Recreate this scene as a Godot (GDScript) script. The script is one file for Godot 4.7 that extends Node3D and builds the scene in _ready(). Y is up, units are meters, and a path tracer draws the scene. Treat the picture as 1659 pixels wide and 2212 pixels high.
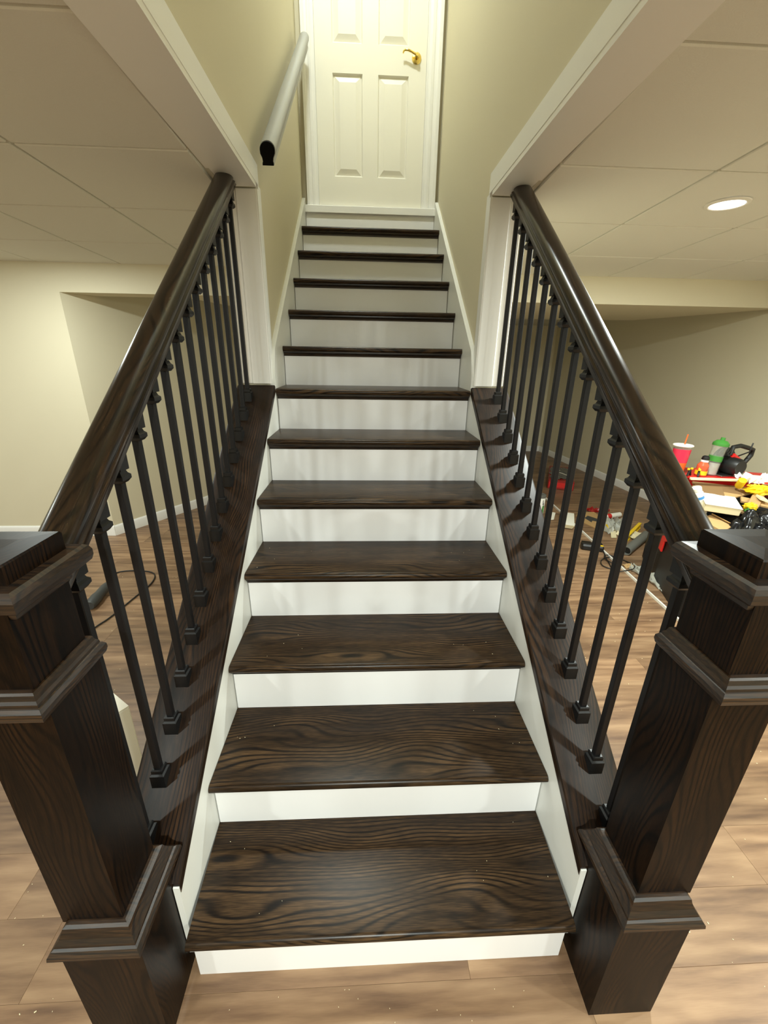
extends Node3D

# ------------------------------------------------------------------ mesh helper
class Tri:
	var v := PackedVector3Array()
	var g := PackedInt32Array()
	var next_group := 1

	func _add(tris: PackedVector3Array, groups: PackedInt32Array) -> void:
		# orient one closed solid outwards (Godot front faces run clockwise)
		var vol := 0.0
		var o := tris[0]
		for i in range(0, tris.size(), 3):
			vol += (tris[i] - o).dot((tris[i + 1] - o).cross(tris[i + 2] - o))
		for i in range(0, tris.size(), 3):
			v.append(tris[i])
			if vol > 0.0:
				v.append(tris[i + 2]); v.append(tris[i + 1])
			else:
				v.append(tris[i + 1]); v.append(tris[i + 2])
			g.append(groups[i / 3])

	func move(xf: Transform3D) -> Tri:
		v = xf * v
		return self

	func join(o: Tri) -> Tri:
		v.append_array(o.v)
		for k in o.g:
			g.append(k if k < 0 else k + 1000 * (1 + v.size()))
		return self

	func box(c: Vector3, s: Vector3, ch := 0.0, b := Basis()) -> Tri:
		var h := s * 0.5
		ch = minf(ch, minf(h.x, minf(h.y, h.z)) * 0.9)
		var t := PackedVector3Array()
		if ch <= 0.0:
			for f in [[0, 1, 3, 2], [4, 6, 7, 5], [0, 4, 5, 1], [2, 3, 7, 6], [0, 2, 6, 4], [1, 5, 7, 3]]:
				var q := []
				for k in f:
					q.append(c + b * (h * Vector3(1 if k & 4 else -1, 1 if k & 2 else -1, 1 if k & 1 else -1)))
				t.append_array([q[0], q[1], q[2], q[0], q[2], q[3]])
		else:
			var P := func(k: int, ax: int) -> Vector3:
				var p := h
				for a in 3:
					if a != ax:
						p[a] -= ch
				return c + b * (p * Vector3(1 if k & 4 else -1, 1 if k & 2 else -1, 1 if k & 1 else -1))
			for f in [[0, 1, 3, 2, 0], [4, 6, 7, 5, 0], [0, 4, 5, 1, 1], [2, 3, 7, 6, 1], [0, 2, 6, 4, 2], [1, 5, 7, 3, 2]]:
				t.append_array([P.call(f[0], f[4]), P.call(f[1], f[4]), P.call(f[2], f[4]), P.call(f[0], f[4]), P.call(f[2], f[4]), P.call(f[3], f[4])])
			var bit := [4, 2, 1]
			for a in 3:                      # twelve chamfered edges along axis a
				var a1 := (a + 1) % 3
				var a2 := (a + 2) % 3
				for s1 in [0, 1]:
					for s2 in [0, 1]:
						var k0: int = s1 * bit[a1] + s2 * bit[a2]
						var k1: int = k0 + bit[a]
						var q := [P.call(k0, a1), P.call(k1, a1), P.call(k1, a2), P.call(k0, a2)]
						if s1 == s2:
							t.append_array([q[0], q[2], q[1], q[0], q[3], q[2]])
						else:
							t.append_array([q[0], q[1], q[2], q[0], q[2], q[3]])
			for k in 8:
				var q := [P.call(k, 0), P.call(k, 1), P.call(k, 2)]
				var odd := ((k & 1) + (k >> 1 & 1) + (k >> 2 & 1)) % 2
				if odd == 1:
					t.append_array([q[0], q[1], q[2]])
				else:
					t.append_array([q[0], q[2], q[1]])
			# face windings above were for the plain cube
		var gr := PackedInt32Array(); gr.resize(t.size() / 3); gr.fill(-1)
		# orient every triangle away from the centre (a box is convex)
		for i in range(0, t.size(), 3):
			var n := (t[i + 1] - t[i]).cross(t[i + 2] - t[i])
			if n.dot((t[i] + t[i + 1] + t[i + 2]) / 3.0 - c) < 0.0:
				var w := t[i + 1]; t[i + 1] = t[i + 2]; t[i + 2] = w
		_add(t, gr)
		return self

	# polygon (2D) carried to 3D by f(p, 0) and f(p, 1): a prism, sides smooth where the outline bends gently
	func ex(poly: PackedVector2Array, f: Callable, crease := 32.0) -> Tri:
		var t := PackedVector3Array(); var gr := PackedInt32Array()
		var n := poly.size()
		var idx := Geometry2D.triangulate_polygon(poly)
		var cw := Geometry2D.is_polygon_clockwise(poly)
		for i in range(0, idx.size(), 3):
			var a := poly[idx[i]]; var b := poly[idx[i + 1]]; var c := poly[idx[i + 2]]
			if ((b - a).cross(c - a) < 0.0) != cw:
				var w := b; b = c; c = w
			t.append_array([f.call(a, 0), f.call(b, 0), f.call(c, 0), f.call(a, 1), f.call(c, 1), f.call(b, 1)])
			gr.append(-1); gr.append(-1)
		next_group += 1
		for i in n:
			var p := poly[i]; var q := poly[(i + 1) % n]; var o := poly[(i + n - 1) % n]
			if absf((p - o).angle_to(q - p)) > deg_to_rad(crease):
				next_group += 1
			t.append_array([f.call(p, 0), f.call(p, 1), f.call(q, 1), f.call(p, 0), f.call(q, 1), f.call(q, 0)])
			gr.append(next_group); gr.append(next_group)
		_add(t, gr)
		return self

	func lathe(prof: Array, seg := 24, xf := Transform3D(), crease := 32.0, close := false) -> Tri:
		var t := PackedVector3Array(); var gr := PackedInt32Array()
		var pr := prof.duplicate()
		if not close:
			if pr[0].x > 0.0: pr.push_front(Vector2(0, pr[0].y))
			if pr[-1].x > 0.0: pr.push_back(Vector2(0, pr[-1].y))
		else:
			pr.append(pr[0])
		for i in pr.size() - 1:
			if i == 0 or absf((pr[i] - pr[i - 1]).angle_to(pr[i + 1] - pr[i])) > deg_to_rad(crease):
				next_group += 1
			for k in seg:
				var a0 := TAU * k / seg; var a1 := TAU * (k + 1) / seg
				var A := xf * Vector3(cos(a0) * pr[i].x, pr[i].y, sin(a0) * pr[i].x)
				var B := xf * Vector3(cos(a1) * pr[i].x, pr[i].y, sin(a1) * pr[i].x)
				var C := xf * Vector3(cos(a1) * pr[i + 1].x, pr[i + 1].y, sin(a1) * pr[i + 1].x)
				var D := xf * Vector3(cos(a0) * pr[i + 1].x, pr[i + 1].y, sin(a0) * pr[i + 1].x)
				if pr[i].x > 0.0:
					t.append_array([A, B, C]); gr.append(next_group)
				if pr[i + 1].x > 0.0:
					t.append_array([A, C, D]); gr.append(next_group)
		_add(t, gr)
		return self

	# stack of rectangles (half width, y): mitred mouldings, box newels, raised panels
	func rings(list: Array, extra := Vector2.ZERO, xf := Transform3D()) -> Tri:
		var t := PackedVector3Array(); var gr := PackedInt32Array()
		var R := []
		for p in list:
			var hx: float = p.x + extra.x; var hz: float = p.x + extra.y
			R.append([xf * Vector3(-hx, p.y, -hz), xf * Vector3(hx, p.y, -hz), xf * Vector3(hx, p.y, hz), xf * Vector3(-hx, p.y, hz)])
		for i in R.size() - 1:
			for k in 4:
				var a: Vector3 = R[i][k]; var b: Vector3 = R[i][(k + 1) % 4]; var c: Vector3 = R[i + 1][(k + 1) % 4]; var d: Vector3 = R[i + 1][k]
				t.append_array([a, b, c, a, c, d])
		var z: Array = R[-1]
		t.append_array([R[0][2], R[0][1], R[0][0], R[0][3], R[0][2], R[0][0]])
		t.append_array([z[0], z[1], z[2], z[0], z[2], z[3]])
		gr.resize(t.size() / 3); gr.fill(-1)
		_add(t, gr)
		return self

	func tube(pts: Array, r: float, seg := 8, r2 := -1.0) -> Tri:
		var t := PackedVector3Array(); var gr := PackedInt32Array()
		if r2 < 0.0: r2 = r
		var up := Vector3.UP
		var rows := []
		for i in pts.size():
			var d: Vector3 = (pts[mini(i + 1, pts.size() - 1)] - pts[maxi(i - 1, 0)]).normalized()
			if absf(d.dot(up)) > 0.95: up = Vector3.RIGHT if absf(d.x) < 0.9 else Vector3.BACK
			var s := d.cross(up).normalized(); var u := s.cross(d).normalized(); up = u
			var rr := lerpf(r, r2, float(i) / (pts.size() - 1))
			var row := []
			for k in seg:
				row.append(pts[i] + (s * cos(TAU * k / seg) + u * sin(TAU * k / seg)) * rr)
			rows.append(row)
		next_group += 1
		for i in rows.size() - 1:
			for k in seg:
				var a: Vector3 = rows[i][k]; var b: Vector3 = rows[i][(k + 1) % seg]; var c: Vector3 = rows[i + 1][(k + 1) % seg]; var d: Vector3 = rows[i + 1][k]
				t.append_array([a, b, c, a, c, d]); gr.append(next_group); gr.append(next_group)
		for k in range(1, seg - 1):
			t.append_array([rows[0][0], rows[0][k + 1], rows[0][k], rows[-1][0], rows[-1][k], rows[-1][k + 1]])
			gr.append(-1); gr.append(-1)
		_add(t, gr)
		return self

	# thin sheet over a grid: f(u, w) gives the upper surface, thickness th below it
	func sheet(nx: int, nz: int, th: float, f: Callable, flat := true) -> Tri:
		var t := PackedVector3Array(); var gr := PackedInt32Array()
		next_group += 1
		var gg := -1 if flat else next_group
		var T := []
		for j in nz + 1:
			for i in nx + 1:
				T.append(f.call(float(i) / nx, float(j) / nz))
		var dn := Vector3(0, -th, 0)
		for j in nz:
			for i in nx:
				var a: Vector3 = T[j * (nx + 1) + i]; var b: Vector3 = T[j * (nx + 1) + i + 1]
				var c: Vector3 = T[(j + 1) * (nx + 1) + i + 1]; var d: Vector3 = T[(j + 1) * (nx + 1) + i]
				t.append_array([a, c, b, a, d, c, a + dn, b + dn, c + dn, a + dn, c + dn, d + dn])
				for k in 4: gr.append(gg)
		var edge := []
		for i in nx: edge.append([i, i + 1])
		for j in nz: edge.append([j * (nx + 1) + nx, (j + 1) * (nx + 1) + nx])
		for i in nx: edge.append([nz * (nx + 1) + nx - i, nz * (nx + 1) + nx - i - 1])
		for j in nz: edge.append([(nz - j) * (nx + 1), (nz - j - 1) * (nx + 1)])
		for e in edge:
			var a: Vector3 = T[e[0]]; var b: Vector3 = T[e[1]]
			t.append_array([a, b, b + dn, a, b + dn, a + dn]); gr.append(-1); gr.append(-1)
		_add(t, gr)
		return self

	# lumpy closed blob
	func blob(c: Vector3, r: Vector3, noise: FastNoiseLite, amp: float, freq: float, nu := 28, nv := 16, flat := false) -> Tri:
		var t := PackedVector3Array(); var gr := PackedInt32Array()
		next_group += 1
		var gg := -1 if flat else next_group
		var P := func(i: int, j: int) -> Vector3:
			var th := PI * j / nv; var ph := TAU * (i % nu) / nu
			var d := Vector3(sin(th) * cos(ph), cos(th), sin(th) * sin(ph))
			var k := 1.0 + amp * noise.get_noise_3dv(d * freq + c * 50.0)
			return c + d * r * k
		for j in nv:
			for i in nu:
				var a: Vector3 = P.call(i, j); var b: Vector3 = P.call(i + 1, j); var cc: Vector3 = P.call(i + 1, j + 1); var d: Vector3 = P.call(i, j + 1)
				if j > 0: t.append_array([a, b, cc]); gr.append(gg)
				if j < nv - 1: t.append_array([a, cc, d]); gr.append(gg)
		_add(t, gr)
		return self

	func mesh(xf := Transform3D()) -> ArrayMesh:
		var inv := xf.affine_inverse()
		var st := SurfaceTool.new()
		st.begin(Mesh.PRIMITIVE_TRIANGLES)
		for i in g.size():
			st.set_smooth_group(g[i] if g[i] >= 0 else -1)
			for k in 3:
				st.add_vertex(inv * v[i * 3 + k])
		st.generate_normals()
		st.index()
		return st.commit()

# ------------------------------------------------------------------ node helpers
var used := {}
var M := {}
var rng := RandomNumberGenerator.new()

func numbered(called: String) -> String:
	used[called] = used.get(called, 0) + 1
	return called if used[called] == 1 else "%s_%03d" % [called, used[called] - 1]

func tag(o: Node3D, label: String, category: String, group := "", kind := "") -> Node3D:
	if label: o.set_meta("label", label)
	if category: o.set_meta("category", category)
	if group: o.set_meta("group", group)
	if kind: o.set_meta("kind", kind)
	return o

func thing(called: String, at: Vector3, label: String, category: String, group := "", turn := Basis()) -> Node3D:
	var o := Node3D.new()
	o.name = numbered(called)
	add_child(o)
	o.transform = Transform3D(turn, at)
	return tag(o, label, category, group)

# commit a mesh under a parent; the triangles are in the parent's own coordinates, xf sets the part's origin and axes
func part(called: String, t: Tri, m: Material, parent: Node, xf := Transform3D()) -> MeshInstance3D:
	var o := MeshInstance3D.new()
	o.mesh = t.mesh(xf)
	o.name = called if parent != self else numbered(called)
	o.material_override = m
	o.transform = xf
	parent.add_child(o, true)
	return o

# the same with world coordinates for a parent that is placed and turned
func wpart(called: String, t: Tri, m: Material, parent: Node3D, xf := Transform3D()) -> MeshInstance3D:
	var inv := parent.global_transform.affine_inverse()
	return part(called, t.move(inv), m, parent, inv * xf)

func inst(called: String, me: Mesh, m: Material, parent: Node, xf: Transform3D) -> MeshInstance3D:
	var o := MeshInstance3D.new()
	o.mesh = me
	o.name = called if parent != self else numbered(called)
	o.material_override = m
	o.transform = xf
	parent.add_child(o, true)
	return o

func struct(called: String, t: Tri, m: Material, at := Vector3.ZERO) -> MeshInstance3D:
	var o := part(called, t, m, self, Transform3D(Basis(), at))
	o.set_meta("kind", "structure")
	return o

# ------------------------------------------------------------------ materials
func c8(r: float, gg: float, b: float) -> Color:
	return Color(r / 255.0, gg / 255.0, b / 255.0)

func flat_mat(col: Color, rough: float, metal := 0.0, spec := 0.5) -> StandardMaterial3D:
	var m := StandardMaterial3D.new()
	m.albedo_color = col
	m.roughness = rough
	m.metallic = metal
	m.metallic_specular = spec
	return m

func noise(seed_: int, freq: float, oct := 3) -> FastNoiseLite:
	var n := FastNoiseLite.new()
	n.seed = seed_
	n.frequency = freq
	n.fractal_octaves = oct
	n.noise_type = FastNoiseLite.TYPE_SIMPLEX_SMOOTH
	return n

func to_tex(w: int, h: int, data: PackedByteArray) -> ImageTexture:
	return ImageTexture.create_from_image(Image.create_from_data(w, h, false, Image.FORMAT_RGB8, data))

# wood with the grain along U; U repeats without a seam. lu, lv: metres covered
func wood_image(w: int, h: int, seed_: int, lu: float, lv: float, cols: Array, ring_f: float, bend: float, bu: float, bv: float, line: float, streak: float, blotch: float, fu: float, fv: float) -> PackedByteArray:
	var big := noise(seed_, 1.0, 2); var pore := noise(seed_ + 1, 1.0, 2); var blo := noise(seed_ + 2, 1.0, 3)
	var out := PackedByteArray(); out.resize(w * h * 3)
	var R := lu / TAU
	var at := 0
	for j in h:
		var y := lv * j / h
		for i in w:
			var a := TAU * i / w
			var cx := cos(a) * R; var cz := sin(a) * R
			var hh := y * ring_f + bend * big.get_noise_3d(cx * bu, y * bv, cz * bu)
			var ring := pow(0.5 + 0.5 * sin(hh * TAU), 4.0)
			var p := pore.get_noise_3d(cx * 22.0, y * 480.0, cz * 22.0)
			var b := blo.get_noise_3d(cx * fu, y * fv, cz * fu)
			var k := clampf(0.62 - line * ring * clampf(0.55 + 1.1 * b, 0.15, 1.0) + streak * p + blotch * b, 0.0, 1.0)
			var col: Color
			if k < 0.5: col = cols[0].lerp(cols[1], k * 2.0)
			else: col = cols[1].lerp(cols[2], k * 2.0 - 1.0)
			out[at] = int(col.r * 255.0); out[at + 1] = int(col.g * 255.0); out[at + 2] = int(col.b * 255.0)
			at += 3
	return out

func tri_mat(tex: Texture2D, scale: Vector3, off: Vector3, rough: float, tint := Color.WHITE) -> StandardMaterial3D:
	var m := StandardMaterial3D.new()
	m.albedo_texture = tex
	m.albedo_color = tint
	m.uv1_triplanar = true
	m.uv1_scale = scale
	m.uv1_offset = off
	m.uv1_triplanar_sharpness = 8.0
	m.roughness = rough
	return m

func turned(img: PackedByteArray, w: int, h: int) -> PackedByteArray:
	var out := PackedByteArray(); out.resize(w * h * 3)
	for j in h:
		for i in w:
			var a := (j * w + i) * 3; var b := (i * h + j) * 3
			out[b] = img[a]; out[b + 1] = img[a + 1]; out[b + 2] = img[a + 2]
	return out

func bump_tex(seed_: int, freq: float, w := 512, h := 512) -> NoiseTexture2D:
	var t := NoiseTexture2D.new()
	t.width = w; t.height = h; t.seamless = true
	t.noise = noise(seed_, freq, 4)
	return t

func make_materials() -> void:
	var oak := [c8(15, 10, 7), c8(47, 35, 23), c8(86, 66, 44)]
	var img := wood_image(1280, 448, 11, 1.3, 0.36, oak, 80.0, 6.0, 1.2, 5.0, 0.85, 0.34, 0.42, 2.6, 20.0)
	var oak_u := to_tex(1280, 448, img)
	var oak_v := to_tex(448, 1280, turned(img, 1280, 448))
	var pb := bump_tex(5, 0.05, 512, 128)
	M.treads = []
	for k in 12:
		var m := tri_mat(oak_u, Vector3(1 / 1.3, 1 / 0.36, 1 / 0.36), Vector3(0.37 * k, 0.231 * k + 0.1, 0.317 * k), 0.3, c8(255, 250, 244))
		m.metallic_specular = 0.32
		M.treads.append(m)
	M.cove = tri_mat(oak_u, Vector3(1 / 1.3, 1 / 0.36, 1 / 0.36), Vector3(0.2, 0.6, 0.1), 0.3, c8(190, 180, 172))
	M.rail_wood = []
	for k in 2:
		M.rail_wood.append(tri_mat(oak_u, Vector3(1 / 1.3, 1 / 0.36, 1 / 0.36), Vector3(0.5 + 0.3 * k, 0.15 + 0.4 * k, 0.4), 0.25, c8(185, 175, 165)))
	M.plate_wood = []
	for k in 2:
		var m := tri_mat(oak_u, Vector3(1 / 1.3, 1 / 0.36, 1 / 0.36), Vector3(0.1 + 0.5 * k, 0.3 + 0.25 * k, 0.7), 0.42, c8(190, 168, 150))
		m.metallic_specular = 0.36
		M.plate_wood.append(m)
	M.newel_wood = []
	for k in 4:
		M.newel_wood.append(tri_mat(oak_v, Vector3(1 / 0.36, 1 / 1.3, 1 / 0.36), Vector3(0.13 * k, 0.4 * k, 0.21 * k), 0.42, c8(128, 108, 88)))
		M.newel_wood[k].metallic_specular = 0.25
	M.mould_wood = tri_mat(oak_u, Vector3(1 / 1.3, 1 / 0.36, 1 / 0.36), Vector3(0.7, 0.2, 0.3), 0.38, c8(200, 182, 165))
	# floor planks
	var lvp := [c8(92, 68, 50), c8(130, 101, 75), c8(156, 126, 96)]
	var fimg := wood_image(1024, 512, 23, 2.4, 0.66, lvp, 9.0, 1.6, 1.2, 4.0, 0.18, 0.10, 0.75, 2.2, 20.0)
	var ft := to_tex(1024, 512, fimg)
	M.planks = []
	for k in 7:
		var s := 0.9 + 0.03 * k
		var m := tri_mat(ft, Vector3(1 / 2.4, 1 / 0.66, 1 / 0.66), Vector3(0.29 * k, 0.3, 0.143 * k), 0.42, Color(s, s, s))
		M.planks.append(m)
	M.wall = flat_mat(c8(218, 210, 184), 0.75, 0.0, 0.3)
	M.trim = flat_mat(c8(241, 240, 236), 0.42)
	M.riser = flat_mat(c8(242, 241, 241), 0.4)
	M.skirt = flat_mat(c8(232, 232, 226), 0.4)
	M.door = flat_mat(c8(241, 238, 226), 0.42)
	M.tile = flat_mat(c8(226, 225, 216), 0.9, 0.0, 0.2)
	M.tile.heightmap_enabled = false
	var tb := NoiseTexture2D.new(); tb.width = 512; tb.height = 512; tb.seamless = true; tb.as_normal_map = true; tb.bump_strength = 4.0
	tb.noise = noise(77, 0.09, 4)
	M.tile.normal_enabled = true; M.tile.normal_texture = tb; M.tile.normal_scale = 0.25
	M.tile.uv1_triplanar = true; M.tile.uv1_scale = Vector3(4, 4, 4)
	M.grid = flat_mat(c8(205, 202, 186), 0.7)
	M.iron = flat_mat(c8(16, 14, 15), 0.48, 0.0, 0.38)
	M.iron_shoe = flat_mat(c8(15, 15, 16), 0.38, 0.0, 0.42)
	M.brass = flat_mat(c8(240, 212, 124), 0.16, 1.0)
	M.black = flat_mat(c8(20, 20, 21), 0.45)
	M.black_gloss = flat_mat(c8(12, 12, 14), 0.14)
	M.bag = flat_mat(c8(14, 15, 18), 0.2)
	M.white = flat_mat(c8(236, 234, 226), 0.5)
	M.paper = flat_mat(c8(240, 236, 222), 0.85)
	M.cream = flat_mat(c8(226, 214, 176), 0.7)
	M.kraft = flat_mat(c8(186, 150, 100), 0.85)
	M.kraft_dark = flat_mat(c8(128, 98, 62), 0.85)
	M.red = flat_mat(c8(206, 34, 30), 0.4)
	M.red_dark = flat_mat(c8(150, 30, 26), 0.4)
	M.yellow = flat_mat(c8(240, 200, 30), 0.5)
	M.green = flat_mat(c8(60, 130, 50), 0.4)
	M.blue = flat_mat(c8(60, 130, 190), 0.5)
	M.grey = flat_mat(c8(104, 104, 98), 0.6)
	M.dark_grey = flat_mat(c8(60, 62, 62), 0.55)
	M.steel = flat_mat(c8(170, 170, 168), 0.3, 1.0)
	M.orange = flat_mat(c8(236, 96, 36), 0.5)
	M.clear = flat_mat(Color(0.93, 0.95, 0.93, 0.06), 0.05)
	M.clear.transparency = BaseMaterial3D.TRANSPARENCY_ALPHA
	M.film = flat_mat(Color(0.72, 0.72, 0.70, 0.72), 0.28)
	M.film.transparency = BaseMaterial3D.TRANSPARENCY_ALPHA
	M.haze = flat_mat(Color(0.8, 0.8, 0.76, 0.55), 0.3)
	M.film_grey = flat_mat(Color(0.42, 0.42, 0.40, 0.85), 0.35)
	M.film_grey.transparency = BaseMaterial3D.TRANSPARENCY_ALPHA
	M.haze.transparency = BaseMaterial3D.TRANSPARENCY_ALPHA
	M.lens = flat_mat(Color(1, 1, 1), 0.5)
	M.lens.emission_enabled = true; M.lens.emission = Color(1.0, 0.98, 0.95); M.lens.emission_energy_multiplier = 6.0

# ------------------------------------------------------------------ dimensions (metres)
const RISE := 0.19
const RUN := 0.2451
const HW := 0.482            # stairwell half width
const WALL_END := -1.45     # where the stairwell side walls begin
const BACK := -2.75          # room wall and bulkhead plane
const LAND := -2.94

func half(z: float) -> float:
	return 0.4735 + 0.0091 * clampf(z, -1.43, 0.0)

func tread_y(k: int) -> float:
	return RISE * k - (0.0 if k == 1 else 0.009)

func plate_y(z: float) -> float:
	return 0.318 - 0.71 * z

func ceil_y(z: float) -> float:
	return 2.1 + 0.03 * minf(z + 0.555, 0.0)

const LAMPS := [Vector2(1.435, -1.375), Vector2(-1.985, -1.93), Vector2(1.99, 0.83), Vector2(-1.99, 0.83), Vector2(0.0, 1.65), Vector2(-3.65, -1.375), Vector2(1.99, 2.5), Vector2(-1.99, 2.5), Vector2(2.545, -0.27)]
const LAMP_E := [4.8, 2.2, 3.0, 2.6, 7.6, 2.0, 4.5, 4.5, 2.6]

func _ready() -> void:
	rng.seed = 7
	# ---- camera
	var cam := Camera3D.new()
	cam.name = "camera"
	cam.position = Vector3(-0.0468, 1.4731, 0.5805)
	cam.rotation = Vector3(-0.3626, -0.0509, 0.0168)
	cam.fov = rad_to_deg(2.0 * atan(1106.0 / 890.66))
	cam.near = 0.02
	cam.far = 60.0
	add_child(cam)
	cam.current = true
	# ---- environment: a closed basement, lit by its lamps only
	var env := Environment.new()
	env.background_mode = Environment.BG_COLOR
	env.background_color = Color(0, 0, 0)
	env.tonemap_mode = Environment.TONE_MAPPER_LINEAR
	env.tonemap_exposure = 1.0
	env.sdfgi_enabled = true
	env.ssao_enabled = true
	env.ssil_enabled = true
	var we := WorldEnvironment.new()
	we.name = "world_environment"
	we.environment = env
	add_child(we)
	make_materials()
	build_shell()
	build_stairs()
	build_railings()
	build_newels()
	build_door()
	build_lamps()
	build_wall_rail()
	build_left_things()
	build_right_floor()
	build_pile()
	build_dust()

# ------------------------------------------------------------------ the room
func zy(x0: float, x1: float) -> Callable:      # polygon points are (z, y)
	return func(p: Vector2, s: int) -> Vector3: return Vector3(x1 if s else x0, p.y, p.x)

func xz(y0: float, y1: float) -> Callable:      # polygon points are (x, z)
	return func(p: Vector2, s: int) -> Vector3: return Vector3(p.x, y1 if s else y0, p.y)

func xy(z0: float, z1: float) -> Callable:      # polygon points are (x, y)
	return func(p: Vector2, s: int) -> Vector3: return Vector3(p.x, p.y, z1 if s else z0)

func pv(a: Array) -> PackedVector2Array:
	var out := PackedVector2Array()
	for i in range(0, a.size(), 2): out.append(Vector2(a[i], a[i + 1]))
	return out

func build_shell() -> void:
	# floor: a slab with laid planks on it; beyond what the planks cover, one field of the same board
	var fl := struct("floor", Tri.new().box(Vector3(-0.8, -0.06, -1.0), Vector3(9.0, 0.104, 11.0)), M.grid)
	var pw := 0.165; var pl := 1.1
	var lens := {}
	var z := 0.53
	var row := 0
	while z > -6.25:
		var zc := z - pw * 0.5
		var x := -3.6 - rng.randf() * pl
		var x_end := 3.3
		if zc < BACK: x = -2.3 - rng.randf() * 0.6
		while x < x_end:
			var x1 := x + pl
			var cx := (x + x1) * 0.5
			var show := true
			if zc < BACK:
				if x1 < -2.2 or (x > -0.62 and x1 < 0.62): show = false
				if x1 < 0.62 and zc < -5.3: show = false
			if show and zc < 0.0 and x > -0.47 and x1 < 0.47: show = false
			if show:
				var key := 0
				if not lens.has(key):
					lens[key] = Tri.new().box(Vector3.ZERO, Vector3(pl - 0.0004, 0.008, pw - 0.0004), 0.0005).mesh()
				inst("plank", lens[key], M.planks[rng.randi() % 7], fl, Transform3D(Basis(), Vector3(cx, -0.004, zc)))
			x += pl
		z -= pw
		row += 1
	part("plank_field", Tri.new().box(Vector3(-0.8, -0.005, 2.52), Vector3(8.8, 0.009, 3.96)).box(Vector3(-4.4, -0.005, -1.2), Vector3(1.2, 0.009, 3.4)), M.planks[3], fl)
	# ceiling slab: the grid that the tiles hang in
	var zyc := pv([4.45, 2.109, -0.555, 2.109, -6.5, 2.109 - 0.03 * 5.945, -6.5, 2.3, 4.45, 2.3])
	var ce := Tri.new().ex(zyc, zy(-5.3, -0.6)).ex(zyc, zy(0.6, 3.6))
	ce.ex(pv([4.45, 2.109, 0.42, 2.109, 0.42, 2.3, 4.45, 2.3]), zy(-0.6, 0.6))
	var cl := struct("ceiling", ce, M.grid)
	var P := 0.555
	var tile := Tri.new().box(Vector3.ZERO, Vector3(P - 0.011, 0.014, P - 0.011), 0.003).mesh()
	for s in [-1, 1]:
		for i in 8 if s < 0 else 5:
			for j in 11:
				var z1 := -0.555 + P * (5 - j)
				if z1 - P < BACK - 0.04: continue
				var zc := z1 - P * 0.5
				var slope := 0.03 if zc < -0.555 else 0.0
				var cx: float = s * (0.612 + P * (i + 0.5))
				inst("ceiling_tile", tile, M.tile, cl, Transform3D(Basis(Vector3.RIGHT, -atan(slope)), Vector3(cx, ceil_y(zc) + 0.007, zc)))
	# walls of the room
	struct("wall_front_left", Tri.new().box(Vector3(-3.72, 1.06, BACK - 0.06), Vector3(3.1, 2.14, 0.12)), M.wall)
	var dir := Vector2(0.52, -0.83).normalized()
	var nrm := Vector2(-dir.y, dir.x) * -1.0      # away from the room
	if nrm.x > 0: nrm = -nrm
	var a := Vector2(-2.17, BACK); var b := a + dir * 3.1
	struct("wall_alcove", Tri.new().ex(pv([a.x, a.y, b.x, b.y, b.x + nrm.x * 0.1, b.y + nrm.y * 0.1, a.x + nrm.x * 0.1, a.y + nrm.y * 0.1]), xz(-0.01, 2.1)), M.wall)
	struct("wall_left", Tri.new().box(Vector3(-5.2, 1.06, 0.8), Vector3(0.12, 2.14, 7.3)), M.wall)
	struct("wall_right", Tri.new().ex(pv([2.905, -6.26, 3.15, -3.6, 3.15, 4.3, 3.28, 4.3, 3.28, -6.26]), xz(-0.01, 2.12)), M.wall)
	struct("wall_back_right", Tri.new().box(Vector3(1.8, 1.06, -6.26), Vector3(2.6, 2.14, 0.12)), M.wall)
	struct("wall_behind_camera", Tri.new().box(Vector3(-1.0, 1.06, 4.3), Vector3(8.6, 2.14, 0.12)), M.wall)
	# bulkheads below the ceiling
	var y1 := 1.852
	struct("wall_bulkhead_left", Tri.new().ex(pv([-2.17, BACK, -0.6, BACK, -0.6, -5.2, -1.36, -2.95, -2.05, -2.95]), xz(y1, 2.06)), M.wall)
	struct("wall_bulkhead_right", Tri.new().ex(pv([0.6, BACK, 3.2, BACK, 3.1, -2.85, 2.74, -4.0, 2.06, -4.1, 0.6, -4.2]), xz(y1 + 0.003, 2.06)), M.wall)
	# stairwell walls: full height behind the jamb, above the ceiling in front of it
	var poly := pv([-6.3, 0.0, WALL_END, 0.0, WALL_END, 2.12, 0.42, 2.12, 0.42, 4.95, -6.3, 4.95])
	struct("wall_stair_left", Tri.new().ex(poly, zy(-HW, -0.605)), M.wall)
	struct("wall_stair_right", Tri.new().ex(poly, zy(HW, 0.605)), M.wall)
	struct("wall_stair_top", Tri.new().box(Vector3(0, 2.5, -3.08), Vector3(HW * 2, 4.95, 0.2)), M.wall)
	struct("wall_stair_front", Tri.new().box(Vector3(0, 3.53, 0.48), Vector3(1.21, 2.84, 0.12)), M.wall)
	struct("ceiling_stair", Tri.new().box(Vector3(0, 5.0, -1.4), Vector3(1.21, 0.1, 3.9)), M.tile)
	# knee walls that carry the rail plates
	for s in [-1, 1]:
		var kp := pv([-0.06, 0.0, WALL_END, 0.0, WALL_END, plate_y(WALL_END) - 0.03, -0.06, plate_y(-0.06) - 0.03])
		struct("wall_knee_left" if s < 0 else "wall_knee_right", Tri.new().ex(kp, zy(s * 0.486, s * 0.617)), M.wall)
	# trim round the stair opening: casing on the wall ends, boards along the ceiling edge, returns inside
	var n := 0
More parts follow.
